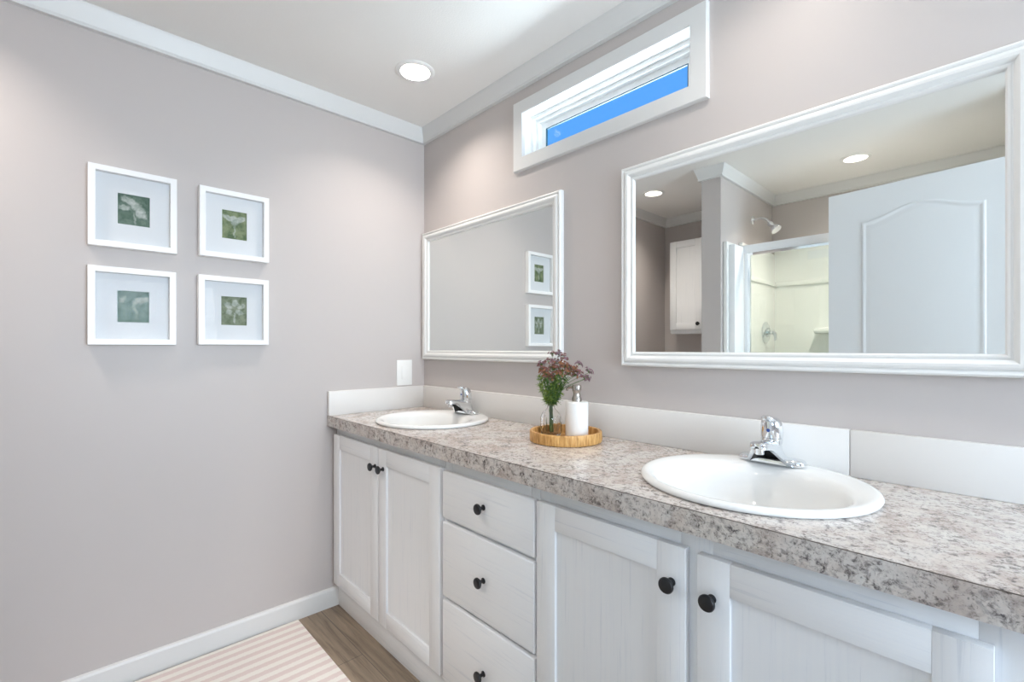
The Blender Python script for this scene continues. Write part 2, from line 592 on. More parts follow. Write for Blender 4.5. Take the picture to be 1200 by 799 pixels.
w1 = struct_root('window_1', (1.13, 0.0, 1.93))
CAS = [(0, 0), (0, 0.014), (0.003, 0.017), (0.0515, 0.017), (0.0545, 0.014), (0.0545, 0)]
obj('window_casing', frame_sweep(new(), 0.710, 1.544, 1.933, 2.222, CAS, on_back), M['trim'], w1)
b = new()   # stepped reveal and vinyl frame, going outwards
for ins, d0, d1 in ((0.0, 0.0, 0.040), (0.013, 0.040, 0.058), (0.027, 0.058, 0.078), (0.050, 0.078, 0.0885)):
    u0, u1, v0, v1 = WX0, WX1, WZ0, WZ1
    fr = [(0.0001, -d0), (ins + 0.002, -d0), (ins + 0.002, -d1), (0.0001, -d1)]
    frame_sweep(b, u0, u1, v0, v1, fr, on_back)
obj('window_frame', b, M['vinyl'], w1)
b = new(); frame_sweep(b, WX0 + 0.052, WX1 - 0.052, WZ0 + 0.052, WZ1 - 0.052, [(0, -0.0785), (0.0035, -0.0785), (0.0035, -0.086), (0, -0.086)], on_back)
obj('gasket', b, M['gasket'], w1)
obj('window_pane', box(new(), (WX0 + 0.052, 0.083, WZ0 + 0.052), (WX1 - 0.052, 0.086, WZ1 - 0.052)), M['pane'], w1)


def on_right(u, v, h):
    return (RX - h, u, v)


def on_front(u, v, h):
    return (u, FY + h, v)


for nm, pl, u0, u1, v0, v1, base in (('added_window_2', on_right, -1.26, -0.06, 0.85, 2.10, (RX, -0.66, 0.79)), ('added_window_3', on_front, 2.80, 3.80, 0.85, 2.05, (3.30, FY, 0.78))):  # two unseen windows, added to let the cool fill lamps in
    w = struct_root(nm, base)
    obj('window_casing', frame_sweep(new(), u0 - 0.055, u1 + 0.055, v0 - 0.055, v1 + 0.055, [(0, 0), (0, 0.017), (0.055, 0.017), (0.055, 0)], pl), M['trim'], w)
    b = new()
    for ins, d0, d1 in ((0.0, 0.0, 0.05), (0.03, 0.05, 0.09)):
        frame_sweep(b, u0 + 0.001, u1 - 0.001, v0 + 0.001, v1 - 0.001, [(0, -d0), (ins + 0.003, -d0), (ins + 0.003, -d1), (0, -d1)], pl)
    vm = (v0 + v1) / 2
    p0 = pl(u0 + 0.03, vm - 0.02, -0.055); p1 = pl(u1 - 0.03, vm + 0.02, -0.085)
    box(b, [min(a, c) for a, c in zip(p0, p1)], [max(a, c) for a, c in zip(p0, p1)])
    obj('window_frame', b, M['vinyl'], w)
    for q0, q1 in ((v0 + 0.033, vm - 0.02), (vm + 0.02, v1 - 0.033)):
        p0 = pl(u0 + 0.033, q0, -0.070); p1 = pl(u1 - 0.033, q1, -0.073)
        obj('window_pane', box(new(), [min(a, c) for a, c in zip(p0, p1)], [max(a, c) for a, c in zip(p0, p1)]), M['pane'], w)

# ---------------------------------------------------------------- vanity cabinets
FRAME_Y = -0.481; DOOR_Y = -0.500; TOP = 0.8325


def knob(parent, x, z, y=DOOR_Y, label=None):
    b = lathe(new(), (x, y, z), [(0.0085, 0.0), (0.0085, -0.002), (0.0055, -0.004), (0.0050, -0.012), (0.0075, -0.016), (0.0130, -0.0185),
                                 (0.0158, -0.0215), (0.0160, -0.0245), (0.0145, -0.0270), (0.0100, -0.0285), (0.004, -0.0290)], 28, 'Y')
    return obj('knob', b, M['black'], parent, 40)


def shaker(parent, x0, x1, z0, z1, kx, kz, y0=FRAME_Y, y1=DOOR_Y, st=0.062, name='door'):
    b = new(); bv = 0.0009
    box(b, (x0, y1, z0), (x0 + st, y0 - 0.0005, z1), bv, 0); box(b, (x1 - st, y1, z0), (x1, y0 - 0.0005, z1), bv, 0)
    box(b, (x0 + st, y1 + 0.0002, z1 - st), (x1 - st, y0 - 0.0005, z1), bv, 1); box(b, (x0 + st, y1 + 0.0002, z0), (x1 - st, y0 - 0.0005, z0 + st), bv, 1)
    box(b, (x0 + st - 0.004, y1 + 0.008, z0 + st - 0.004), (x1 - st + 0.004, y0 - 0.002, z1 - st + 0.004), 0, 0)
    d = obj(name, b, [M['cab_v'], M['cab_h']], parent, 30)
    if kx is not None:
        knob(d, kx, kz)
    return d


def carcass(parent, x0, x1):
    b = new(); t = 0.016; yb = -0.004
    box(b, (x0, FRAME_Y + 0.02, 0.10), (x0 + t, yb, TOP)); box(b, (x1 - t, FRAME_Y + 0.02, 0.10), (x1, yb, TOP))
    box(b, (x0 + t, FRAME_Y + 0.02, 0.10), (x1 - t, yb, 0.116)); box(b, (x0 + t, yb - 0.006, 0.116), (x1 - t, yb, TOP))
    obj('carcass', b, M['cab_v'], parent)


def face_frame(parent, x0, x1, stiles, rails):
    b = new()
    for s0, s1 in stiles:
        box(b, (s0, FRAME_Y, 0.092), (s1, FRAME_Y + 0.02, TOP), 0.0006, 0)
    for i, (s0, s1) in enumerate(zip(stiles, stiles[1:])):
        for r0, r1 in rails:
            box(b, (s0[1], FRAME_Y + 0.0002, r0), (s1[0], FRAME_Y + 0.02, r1), 0.0006, 1)
    obj('face_frame', b, [M['cab_v'], M['cab_h']], parent, 30)
    b = box(new(), (x0, FRAME_Y + 0.007, 0.0), (x1, FRAME_Y + 0.022, 0.0915), 0.0006, 0)
    obj('toe_board', b, [M['cab_h']], parent, 30)


g_cab = 'white vanity cabinets under the stone worktop'
v = thing('vanity_cabinet', 'white two door vanity cabinet in the corner below the far sink', 'cabinet', (0.445, -0.25, 0.0), g_cab)
carcass(v, 0.012, 0.8785); face_frame(v, 0.012, 0.8785, [(0.012, 0.050), (0.420, 0.475), (0.845, 0.8785)], [(0.092, 0.140), (0.775, TOP)])
shaker(v, 0.021, 0.4452, 0.112, 0.797, 0.424, 0.722); shaker(v, 0.4503, 0.8715, 0.112, 0.797, 0.489, 0.722)
v = thing('drawer_cabinet', 'white three drawer cabinet in the middle of the vanity', 'cabinet', (1.095, -0.25, 0.0), g_cab)
carcass(v, 0.8795, 1.3080); face_frame(v, 0.8795, 1.3080, [(0.8795, 0.915), (1.275, 1.3080)], [(0.092, 0.140), (0.355, 0.405), (0.610, 0.660), (0.775, TOP)])
for z0, z1, kz in ((0.640, 0.792, 0.722), (0.386, 0.627, 0.507), (0.113, 0.373, 0.233)):
    b = box(new(), (0.8865, DOOR_Y, z0), (1.3030, FRAME_Y - 0.0005, z1), 0.004, 0, 3)
    d = obj('drawer', b, [M['cab_h']], v, 30); knob(d, 1.096, kz)
v = thing('vanity_cabinet', 'white two door vanity cabinet nearest the camera below the near sink', 'cabinet', (1.766, -0.25, 0.0), g_cab)
carcass(v, 1.3090, 2.2200); face_frame(v, 1.3090, 2.2200, [(1.3090, 1.345), (1.700, 1.765), (2.132, 2.2200)], [(0.092, 0.140), (0.775, TOP)])
shaker(v, 1.3125, 1.7190, 0.112, 0.793, 1.690, 0.718); shaker(v, 1.7430, 2.1470, 0.112, 0.791, 1.772, 0.715)

# ---------------------------------------------------------------- worktop, splashes
CT = 0.8815; CB = 0.8340
SINKS = [(0.457, -0.250), (1.749, -0.249)]
ct = thing('countertop', 'long speckled grey stone-look laminate countertop with thick front edge', 'countertop', (1.12, -0.26, CB))
b = plate_with_holes(new(), (0.003, 2.235, -0.5200, -0.003), CT - 0.030, CT, [(x, y, 0.222, 0.214) for x, y in SINKS])
obj('worktop', b, M['granite'], ct)
b = box(new(), (0.003, -0.5225, CB), (2.235, -0.5202, CT - 0.0012)); box(b, (0.003, -0.5203, CB), (2.235, -0.4990, CT - 0.0302))
obj('edge_band', b, M['granite'], ct)
b = box(new(), (0.003, -0.5222, CT - 0.0011), (2.235, -0.5202, CT - 0.0003))
obj('edge_seam', b, M['kerf'], ct, label='thin dark seam along the top of the front edge')

BS = 0.9935


def splash(lo, hi, label):
    o = obj('backsplash', box(new(), lo, hi, 0.0022, 0, 2), M['splash'], None, 40)
    return tag(o, label, 'backsplash', 'low white backsplash strips around the worktop')


splash((0.0212, -0.0205, CT), (1.8935, -0.001, BS), 'long white backsplash strip behind the far sink and the bamboo tray')
splash((1.8945, -0.0205, CT), (2.235, -0.001, BS), 'short white backsplash piece right of the seam beside the near sink')
splash((0.001, -0.5215, CT), (0.0205, -0.001, BS), 'white backsplash end piece against the picture wall')


# ---------------------------------------------------------------- sinks and faucets
def make_sink(x, y, label):
    t = thing('sink', label, 'sink', (x, y, CT), 'round white drop-in sinks')
    # offset y, rx, ry, z of successive rings from the underside of the rim to the drain
    R = [(0, .236, .228, .0004), (0, .2425, .2345, .003), (0, .244, .236, .008), (0, .2405, .2325, .0130), (0, .234, .226, .0150), (-.004, .226, .216, .0150),
         (-.024, .213, .190, .0130), (-.030, .205, .176, .0100), (-.032, .199, .168, .0030), (-.033, .194, .162, -.010), (-.034, .186, .155, -.035), (-.034, .172, .143, -.07),
         (-.030, .145, .120, -.102), (-.024, .105, .088, -.124), (-.018, .060, .055, -.134), (-.016, .024, .024, -.138)]
    n = 72
    rings = [circle((x, y + o, CT + z), rx, n, 'Z', ry) for o, rx, ry, z in R]
    bot = [circle((x, y + o, CT + z - .010), rx + .008, n, 'Z', ry + .008) for o, rx, ry, z in R[::-1] if z < -.02]
    b = new(); loft(b, rings + [circle((x, y - .016, CT - .150), .024, n)] + bot + [circle((x, y, CT - .012), .208, n, 'Z', .200), rings[0]], True)
    bmesh.ops.remove_doubles(b, verts=b.verts, dist=1e-5)
    basin = obj('basin', b, M['porcelain'], t, 60)
    b = new(); lathe(b, (x, y - .016, CT - .1385), [(.0235, -.004), (.0235, .001), (.021, .003), (.017, .001), (.003, .0005)], 32)
    obj('drain', b, M['chrome'], t, 40)
    return t


def make_faucet(x, y, label):
    z = CT + 0.0155
    t = thing('faucet', label, 'faucet', (x, y, z), 'chrome single-handle faucets')
    # low rounded deck plate with a lobe at either end
    b = new(); rings = []; n = 48
    for h, k in ((.0002, .97), (.0030, 1.0), (.0085, .985), (.0130, .93), (.0155, .82), (.0162, .55), (.0163, .1)):
        rings.append([(x + .0785 * (1 - (1 - k) * .45) * math.copysign(abs(math.cos(a)) ** .62, math.cos(a)), y + .0265 * k * math.copysign(abs(math.sin(a)) ** .62, math.sin(a)), z + h) for a in [2 * PI * i / n for i in range(n)]])
    loft(b, rings, True, (True, True))
    obj('deck_plate', b, M['chrome'], t, 50)
    # arched body that sweeps up into the spout; hollow underneath
    #      y      half-width low / top, bottom, top, roof of the hollow
    ST = [(.0262, .044, .010, .0005, .026, .0010), (.0225, .056, .0165, .0005, .043, .0012), (.012, .0605, .021, .0005, .0555, .0015), (.004, .061, .022, .0005, .0585, .002), (.0025, .061, .022, .0005, .0586, .042),
          (-.014, .059, .0225, .0005, .0600, .0490), (-.026, .0555, .0225, .0005, .0610, .0510), (-.033, .050, .0222, .0060, .0617, .0520), (-.044, .0400, .0216, .0200, .0628, .0530), (-.056, .0315, .0210, .0330, .0638, .0540),
          (-.068, .0250, .0208, .0425, .0646, .0550), (-.077, .0222, .0205, .0455, .0650, .0470), (-.090, .0208, .0198, .0465, .0650, .0468), (-.098, .0190, .0180, .0475, .0645, .0478), (-.1035, .0150, .0140, .0500, .0630, .0503), (-.1055, .0090, .0080, .0540, .0600, .0542)]
    b = new(); rings = []; N = 9
    for yy, wb, wt, zb, zt, zi in ST:
        def arch(wb, wt, zb, zt):
            side = [(wt + (wb - wt) * (1 - i / N) ** 2.2, zb + (zt - .3 * (zt - zb) - zb) * (i / N)) for i in range(N + 1)]
            z_s = side[-1][1]; cap = [(wt * math.cos(a), z_s + (zt - z_s) * math.sin(a)) for a in [PI / 2 * i / 6 for i in range(1, 7)]]
            half = side + cap
            return half + [(-u, q) for u, q in half[-2::-1]]
        o_ = arch(wb, wt, zb, zt); i_ = arch(max(wb - .010, .003), max(wt - .005, .002), zb, max(zi, zb + .0003))
        rings.append([(x + u, y + yy, z + q) for u, q in o_] + [(x + u, y + yy, z + q) for u, q in i_[::-1]])
    loft(b, rings, True, (True, True))
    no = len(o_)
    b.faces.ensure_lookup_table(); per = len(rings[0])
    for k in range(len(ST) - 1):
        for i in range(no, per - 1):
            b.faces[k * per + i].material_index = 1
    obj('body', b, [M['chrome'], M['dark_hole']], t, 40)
    b = lathe(new(), (x, y - 0.087, z + 0.0335), [(.0095, 0), (.0112, .001), (.0112, .009), (.0125, .010), (.0125, .016)], 24)
    obj('aerator', b, M['chrome'], t, 40)
    # handle: tapered upright barrel, tilted slightly back, with a slanted domed cap and a short thumb lever
    b = lathe(new(), (x, y, z + 0.0605), [(.0235, -0.012), (.0255, -.002), (.0255, .002), (.0235, .0040)], 32)
    obj('collar', b, M['chrome'], t, 40)
    b = new(); rings = []
    for h, r, dy in ((.0640, .0225, 0), (.066, .0262, 0), (.078, .0268, .0), (.092, .0258, -.0015), (.102, .0240, -.0035), (.109, .0215, -.005), (.1135, .0175, -.006), (.1155, .0120, -.0065), (.1160, .0045, -.007)):
        rings.append([(px, py + dy, pz) for px, py, pz in circle((x, y, z + h), r, 28)])
    loft(b, rings, True, (True, True))
    h_ = obj('handle', b, M['chrome'], t, 50)
    b = tube(new(), smooth_path([(x, y - 0.006, z + 0.106), (x, y - 0.022, z + 0.1120), (x, y - 0.040, z + 0.1185)], 4), [.0170] * 5 + [.016, .0150, .013, .008], 16, flat=0.48)
    obj('lever', b, M['chrome'], h_, 50)
    b = lathe(new(), (x + 0.0, y - 0.0268, z + 0.085), [(.0046, 0.002), (.0046, -.0002), (.003, -.0008)], 16, 'Y')
    obj('index_dot', b, mat('blue_index_dot', (0.02, 0.06, 0.25), 0.3), h_, 40, label='small blue dot')
    # pop-up rod behind
    b = tube(new(), [(x, y + 0.030, z - 0.001), (x, y + 0.030, z + 0.052)], 0.0022, 10); lathe(b, (x, y + 0.030, z + 0.052), [(.003, 0), (.0055, .003), (.0055, .009), (.003, .012)], 16)
    obj('drain_rod', b, M['chrome'], t, 40)


make_sink(*SINKS[0], 'round white drop-in sink in the far corner of the worktop')
make_sink(*SINKS[1], 'round white drop-in sink nearest the camera, right of the bamboo tray')
make_faucet(0.452, -0.068, 'chrome single-handle faucet on the far sink near the corner')
make_faucet(1.737, -0.068, 'chrome single-handle faucet on the near sink right of the tray')

# ---------------------------------------------------------------- mirrors
MOLD = [(0, 0), (0, 0.017), (0.0025, 0.0215), (0.006, 0.0228), (0.0095, 0.0215), (0.011, 0.0185), (0.0135, 0.0185), (0.016, 0.0225), (0.021, 0.0245), (0.027, 0.0235),
        (0.032, 0.0195), (0.0355, 0.0150), (0.0375, 0.0150), (0.040, 0.0165), (0.0435, 0.0155), (0.046, 0.0125), (0.0475, 0.0090), (0.0475, 0.003)]


def make_mirror(x0, x1, z0, z1, label):
    t = thing('wall_mirror', label, 'mirror', ((x0 + x1) / 2, -0.002, z0), 'white framed mirrors on the back wall')
    obj('mirror_frame', frame_sweep(new(), x0, x1, z0, z1, [(w, h + 0.001) for w, h in MOLD], on_back), M['mirror_frame'], t, 25)
    obj('mirror_glass', box(new(), (x0 + 0.044, -0.0085, z0 + 0.044), (x1 - 0.044, -0.0035, z1 - 0.044)), M['mirror'], t)


make_mirror(0.0130, 0.9790, 1.132, 1.797, 'smaller white framed mirror beside the room corner above the far sink')
make_mirror(1.2495, 2.2000, 1.131, 1.798, 'large white framed mirror above the near sink reflecting the shower')

# ---------------------------------------------------------------- pictures


def on_left(u, v, h):
    return (h, u, v)


BOXF = [(0, 0), (0, 0.0305), (0.0008, 0.032), (0.0190, 0.032), (0.0200, 0.031), (0.0200, 0.004), (0.0200, 0)]


def make_picture(y0, y1, z0, z1, art, m, label):
    t = thing('picture_frame', label, 'picture', (0.0, (y0 + y1) / 2, z0), 'square white framed flower prints on the left wall')
    obj('frame', frame_sweep(new(), y0, y1, z0, z1, [(w, h + 0.001) for w, h in BOXF], on_left), M['frame_white'], t, 30)
    a0, a1, c0, c1 = art
    b = new()  # mat board with a window cut out
    frame_sweep(b, y0 + 0.015, y1 - 0.015, z0 + 0.015, z1 - 0.015, [(0, 0.004), (0, 0.010), (a0 - y0 - 0.015, 0.010), (a0 - y0 - 0.015, 0.004)], on_left)
    # the four borders differ, so the cut-out is set exactly
    b.free(); b = new()
    o = [(y0 + 0.015, z0 + 0.015), (y1 - 0.015, z0 + 0.015), (y1 - 0.015, z1 - 0.015), (y0 + 0.015, z1 - 0.015)]
    i_ = [(a0, c0), (a1, c0), (a1, c1), (a0, c1)]
    loft(b, [[(0.004, *p) for p in o], [(0.010, *p) for p in o], [(0.010, *p) for p in i_], [(0.004, *p) for p in i_], [(0.004, *p) for p in o]], True)
    bmesh.ops.remove_doubles(b, verts=b.verts, dist=1e-5)
    obj('mat_board', b, M['mat_board'], t)
    # printed sheet; its own origin is the middle of the picture
    am = ((a0 + a1) / 2, (c0 + c1) / 2)
    me = bpy.data.meshes.new('print'); bb = box(new(), (-0.0012, a0 - am[0] - 0.003, c0 - am[1] - 0.003), (0.0012, a1 - am[0] + 0.003, c1 - am[1] + 0.003)); bb.to_mesh(me); bb.free()
    me.materials.append(m)
    p = bpy.data.objects.new('print', me); p.parent = t; p.location = Vector((0.0052, am[0], am[1])) - Vector(t['_o'])
    C.objects.link(p)
    obj('picture_glass', box(new(), (0.0185, y0 + 0.0203, z0 + 0.0203), (0.0200, y1 - 0.0203, z1 - 0.0203)), M['frame_pane'], t)


G1, G2 = (0.075, 0.135, 0.10), (0.17, 0.24, 0.19)
A1 = m_print('print_leaning_flower', 3.1, G1, G2, [(-.012, .030, .026, .015, -.5, .9), (.010, .012, .030, .017, -.75, .95), (-.026, .006, .020, .012, .1, .85), (.020, -.012, .020, .016, -.9, .9), (.002, -.030, .004, .026, .1, .5)], 0, 0)
A2 = m_print('print_open_flower', 7.7, (0.10, 0.15, 0.075), (0.25, 0.30, 0.17), [(-.022, .026, .024, .011, -.45, .85), (.022, .026, .024, .011, .45, .85), (0, .024, .017, .018, 0, .9), (.002, .012, .020, .012, .3, .8), (0, -.025, .004, .034, .05, .55)], 0, 0)
A3 = m_print('print_tulip_flower', 12.4, (0.12, 0.20, 0.165), (0.24, 0.33, 0.29), [(-.030, .024, .008, .020, -.6, .8), (.024, .026, .024, .015, .15, .9), (.002, .016, .010, .012, 0, .8), (.004, -.008, .005, .014, .5, .7), (.010, -.030, .004, .020, .15, .5)], 0, 0)
A4 = m_print('print_four_petal_flower', 18.2, (0.14, 0.18, 0.11), (0.27, 0.31, 0.22), [(-.020, .022, .020, .012, -.6, .75), (.004, .032, .016, .014, 0, .75), (.026, .018, .018, .012, .5, .65), (-.016, -.006, .014, .016, .3, .7), (.018, -.006, .018, .013, -.2, .7), (.002, -.028, .004, .026, 0, .6)], 0, 0)
make_picture(-1.342, -1.0945, 1.541, 1.818, (-1.263, -1.173, 1.629, 1.737), A1, 'white framed print of a leaning pale flower, top of the pair nearest the camera')
make_picture(-1.0235, -0.7775, 1.5475, 1.8165, (-0.944, -0.856, 1.630, 1.743), A2, 'white framed print of a broad pale flower on olive green, upper one nearer the corner')
make_picture(-1.3425, -1.0970, 1.2025, 1.4725, (-1.264, -1.175, 1.283, 1.394), A3, 'white framed print of a pale flower on blue-green, below the leaning flower print')
make_picture(-1.0265, -0.7790, 1.2045, 1.4735, (-0.947, -0.856, 1.2835, 1.398), A4, 'white framed print of a faint petalled flower on sage green, lower one nearer the corner')

# ---------------------------------------------------------------- switch plate
t = thing('wall_switch', 'white rectangular switch plate on the left wall by the corner above the backsplash', 'switch', (0.0, -0.122, 1.000))
obj('plate', box(new(), (0.0005, -0.166, 1.000), (0.006, -0.078, 1.130), 0.002, 0, 2), M['plastic'], t, 40)
b = box(new(), (0.0055, -0.1395, 1.031), (0.0085, -0.1045, 1.099), 0.001, 0, 2); box(b, (0.008, -0.133, 1.042), (0.0095, -0.111, 1.046), 0.0003)
obj('rocker', b, M['plastic'], t, 40)
for zz in (1.019, 1.111):
    b = lathe(new(), (0.0055, -0.122, zz), [(.0028, 0), (.0028, .0010), (.0015, .0014)], 12, 'X')
    obj('screw', b, M['plastic'], t, 40)

# ---------------------------------------------------------------- recessed ceiling lamps
DL = ['white recessed ceiling light nearest the corner, over the far sink', 'white recessed ceiling light over the alcove with the wall cabinet, seen in the large mirror',
      'white recessed ceiling light over the shower, seen in the large mirror', 'white recessed ceiling light over the near sink']
for (x, y, w_), lb in zip(DOWNLIGHTS, DL):
    t = thing('recessed_light', lb, 'ceiling light', (x, y, CEIL), 'round recessed ceiling lights')
    b = new(); pr_ = [(.0600, 0.0), (.0600, -.0050), (.0640, -.0062), (.0760, -.0050), (.0805, -.0020), (.0805, -.0003)]
    rings = [circle((x, y, CEIL + h), r, 48) for r, h in pr_]; rings.append(rings[0]); loft(b, rings, True)
    bmesh.ops.remove_doubles(b, verts=b.verts, dist=1e-6)
    obj('trim_ring', b, M['plastic'], t, 40)
    b = new(); loft(b, [circle((x, y, CEIL + h), r, 48) for r, h in ((.0605, -.004), (.0580, .030), (.0540, .066), (.0555, .066), (.0612, .0))], True)
    obj('baffle', b, M['plastic'], t, 40)
    b = lathe(new(), (x, y, CEIL + 0.058), [(.0542, 0), (.0542, .006), (.02, .010)], 40)
    obj('diffuser', b, M['lamp'], t, 40)
    l_ = area_light('recessed_light_lamp', (x, y, CEIL + 0.056), (0, 0, 0), 0.104, 0.104, w_, DOWN_COLOR, 'DISK')

# ---------------------------------------------------------------- bath rug
b = new()
box(b, (0.0250, -1.56, 0.0005), (0.92, -0.658, 0.0085), 0.003, 0, 2)
tag(obj('bath_rug', b, M['rug'], None, 40), 'cream rug with thin pale pink stripes lying on the plank floor', 'rug')

# ---------------------------------------------------------------- tray, vase, flowers, soap
TX, TY, TR = 1.134, -0.1735, 0.1205
b = new(); n = 360


def ringr(r, z, amp):
    return [(TX + (r + amp * (abs(math.sin(a * 48)) ** .6 - 1)) * math.cos(a), TY + (r + amp * (abs(math.sin(a * 48)) ** .6 - 1)) * math.sin(a), CT + z) for a in [2 * PI * k / n for k in range(n)]]


loft(b, [ringr(TR - .004, .0005, .001), ringr(TR - .001, .002, .0014), ringr(TR, .006, .0016), ringr(TR, .030, .0016), ringr(TR - .0005, .0335, .0012), ringr(TR - .002, .0355, 0),
         ringr(TR - .010, .0355, 0), ringr(TR - .0115, .0335, .0008), ringr(TR - .0120, .008, .0012), ringr(TR - .013, .0065, 0), ringr(0.02, .0065, 0)], True, (True, True))
tag(obj('tray', b, M['bamboo'], None, 35), 'round honey-coloured slatted bamboo tray on the worktop', 'tray')
TZ = CT + 0.0072

VX, VY = 1.0655, -0.1710
vt = None
b = new(); n = 64


def vring(r, z, rib=0.0):
    return [(VX + r * (1 + rib * math.cos(16 * a)) * math.cos(a), VY + r * (1 + rib * math.cos(16 * a)) * math.sin(a), TZ + z) for a in [2 * PI * k / n for k in range(n)]]


outer = [(.026, 0.0, 0), (.0325, .003, .01), (.0345, .010, .045), (.0345, .035, .045), (.0345, .062, .045), (.0325, .074, .015), (.026, .084, .005), (.0165, .091, 0), (.0128, .097, 0), (.0120, .106, 0), (.0128, .112, 0), (.0150, .1145, 0), (.0150, .1170, 0)]
inner = [(.0125, .1172, 0), (.0100, .112, 0), (.0095, .100, 0), (.0130, .0925, 0), (.0235, .0815, 0), (.0300, .072, 0), (.0318, .060, 0), (.0318, .015, 0), (.0295, .008, 0), (.018, .006, 0)]
loft(b, [vring(*p) for p in outer + inner], True, (True, True))
tag(obj('vase', b, M['glass'], None, 60), 'small clear ribbed glass bottle vase standing on the bamboo tray', 'vase')

SX, SY = 1.1620, -0.1490
t = thing('soap_dispenser', 'white ceramic soap dispenser with nickel pump on the bamboo tray', 'soap dispenser', (SX, SY, TZ))
b = lathe(new(), (SX, SY, TZ), [(.034, 0.0), (.0372, .0020), (.0380, .005), (.0380, .1190), (.0372, .1225), (.034, .1240), (.013, .1242)], 48)
obj('bottle', b, M['ceramic'], t, 40)
b = lathe(new(), (SX, SY, TZ + .1243), [(.0160, 0), (.0160, .009), (.0152, .012), (.0125, .018), (.0116, .025), (.0122, .030), (.0142, .035), (.0150, .038), (.0152, .0520), (.0142, .0545), (.004, .0550)], 32)
obj('pump', b, M['nickel'], t, 40)
b = tube(new(), smooth_path([(SX - .010, SY, TZ + .1700), (SX - .026, SY - .003, TZ + .1700), (SX - .036, SY - .005, TZ + .166), (SX - .039, SY - .0055, TZ + .158)], 4), .0042, 12)
obj('nozzle', b, M['nickel'], t, 40)

# bouquet: stems through the bottle neck, feathery green below, dusky umbels above and arching right
rnd = random.Random(11)
NECK = Vector((VX, VY, TZ + 0.112))
bq = thing('flower_bouquet', 'loose posy of dusky red umbel flowers and green leaves in the glass bottle', 'flowers', (VX, VY, TZ + 0.009))
RT = Vector((0.685, 0.729, 0)); FW = Vector((-0.729, 0.685, 0))     # the posy fans out across the worktop's diagonal


def at(r, f, h):
    return Vector((VX, VY, TZ)) + RT * r + FW * f + Vector((0, 0, h))


def petal_disc(bm, c, nrm, r, k, mi):
    nrm = nrm.normalized(); u = nrm.orthogonal().normalized(); w = nrm.cross(u)
    th = 0.0007; ph = rnd.random() * 6.28
    for i in range(k):
        a = ph + 2 * PI * i / k
        d = u * math.cos(a) + w * math.sin(a); s = u * -math.sin(a) + w * math.cos(a)
        P = [c + d * (r * .12), c + d * (r * .65) + s * (r * .30) + nrm * (r * .15), c + d * r + nrm * (r * .28), c + d * (r * .65) - s * (r * .30) + nrm * (r * .15)]
        lo = [bm.verts.new(p - nrm * th) for p in P]; hi = [bm.verts.new(p + nrm * th) for p in P]
        bm.faces.new(hi).material_index = mi; bm.faces.new(lo[::-1]).material_index = mi
        for j in range(4):
            bm.faces.new((lo[j], lo[(j + 1) % 4], hi[(j + 1) % 4], hi[j])).material_index = mi


def umbel(stem_obj_parent, tip, dirv, spread, count, mats):
    b = new(); dirv = dirv.normalized()
    for i in range(count):
        a = 2 * PI * i * 0.618; q = math.sqrt((i + .5) / count)
        u = dirv.orthogonal().normalized(); w = dirv.cross(u)
        side = (u * math.cos(a) + w * math.sin(a)) * (spread * q)
        e_ = tip + dirv * (spread * (0.95 - .75 * q * q) * rnd.uniform(.6, 1.15)) + side * rnd.uniform(.8, 1.15) + Vector([rnd.uniform(-.004, .004) for _ in range(3)])
        mid = tip + dirv * (spread * .45) + side * .42
        tube(b, [tip, mid, e_], [.0006, .0005, .0004], 4, True, 3)
        petal_disc(b, e_, (e_ - tip) + dirv * .004, rnd.uniform(.0042, .0064), 5, rnd.choice(mats))
        lathe(b, e_, [(.0012, -.001), (.0016, .0005), (.0005, .0016)], 6, 'Z', (True, True), rnd.choice(mats))
    obj('flower_head', b, [M['flower'], M['flower2'], M['flower3'], M['stem']], stem_obj_parent)


HEADS = [  # right, away, height above tray, spread, florets, materials
    (-.026, -.004, .236, .019, 22, (0, 0, 2)), (-.012, .010, .212, .020, 24, (2, 2, 0)), (-.006, -.012, .262, .018, 18, (0, 1)), (.010, .000, .240, .019, 22, (0, 2, 0)),
    (.044, .004, .276, .018, 18, (1, 0)), (.030, .012, .288, .014, 14, (1, 1, 0)), (.050, -.006, .244, .019, 22, (0, 2)), (.074, .004, .240, .019, 20, (0, 2, 0)),
    (.096, -.004, .228, .018, 18, (0, 1)), (.104, .010, .252, .011, 9, (1,)), (.122, .000, .204, .014, 12, (1, 0)), (.140, .006, .228, .015, 12, (1,)), (.026, -.014, .222, .017, 18, (2, 0)), (-.034, .008, .252, .014, 14, (0, 1)),
    (-.018, -.010, .222, .018, 18, (2, 0)), (.006, .006, .288, .012, 10, (1, 0)), (.086, .006, .216, .016, 14, (2, 0)), (.132, -.006, .208, .011, 8, (1,)),
    (.058, .010, .224, .018, 18, (2, 0)), (-.022, .012, .232, .018, 18, (0, 0, 1)), (.038, -.010, .256, .016, 16, (0, 2)), (.000, -.004, .204, .018, 18, (2, 2, 0)), (.018, .010, .262, .014, 12, (0, 1))]
for i, (r, f, h, sp, ct_, ms) in enumerate(HEADS):
    tip = at(r * .93, f, h - sp * .8)
    foot = at(rnd.uniform(-.014, .014), rnd.uniform(-.014, .014), .009 + rnd.random() * .006)
    neck = at(rnd.uniform(-.005, .005), rnd.uniform(-.005, .005), .108)
    pth = smooth_path([foot, neck, at(r * .30 + rnd.uniform(-.004, .004), f * .5, .108 + (h - .108) * (.52 if r > .05 else .4)), tip], 6)
    so = obj('stem', tube(new(), pth, [.0013 - .0006 * k / (len(pth) - 1) for k in range(len(pth))], 6), M['stem'], bq, 60)
    d = (pth[-1] - pth[-3]).normalized() * .7 + Vector((0, 0, .5))
    umbel(so, tip, d, sp * 1.12, int(ct_ * 1.15), ms)
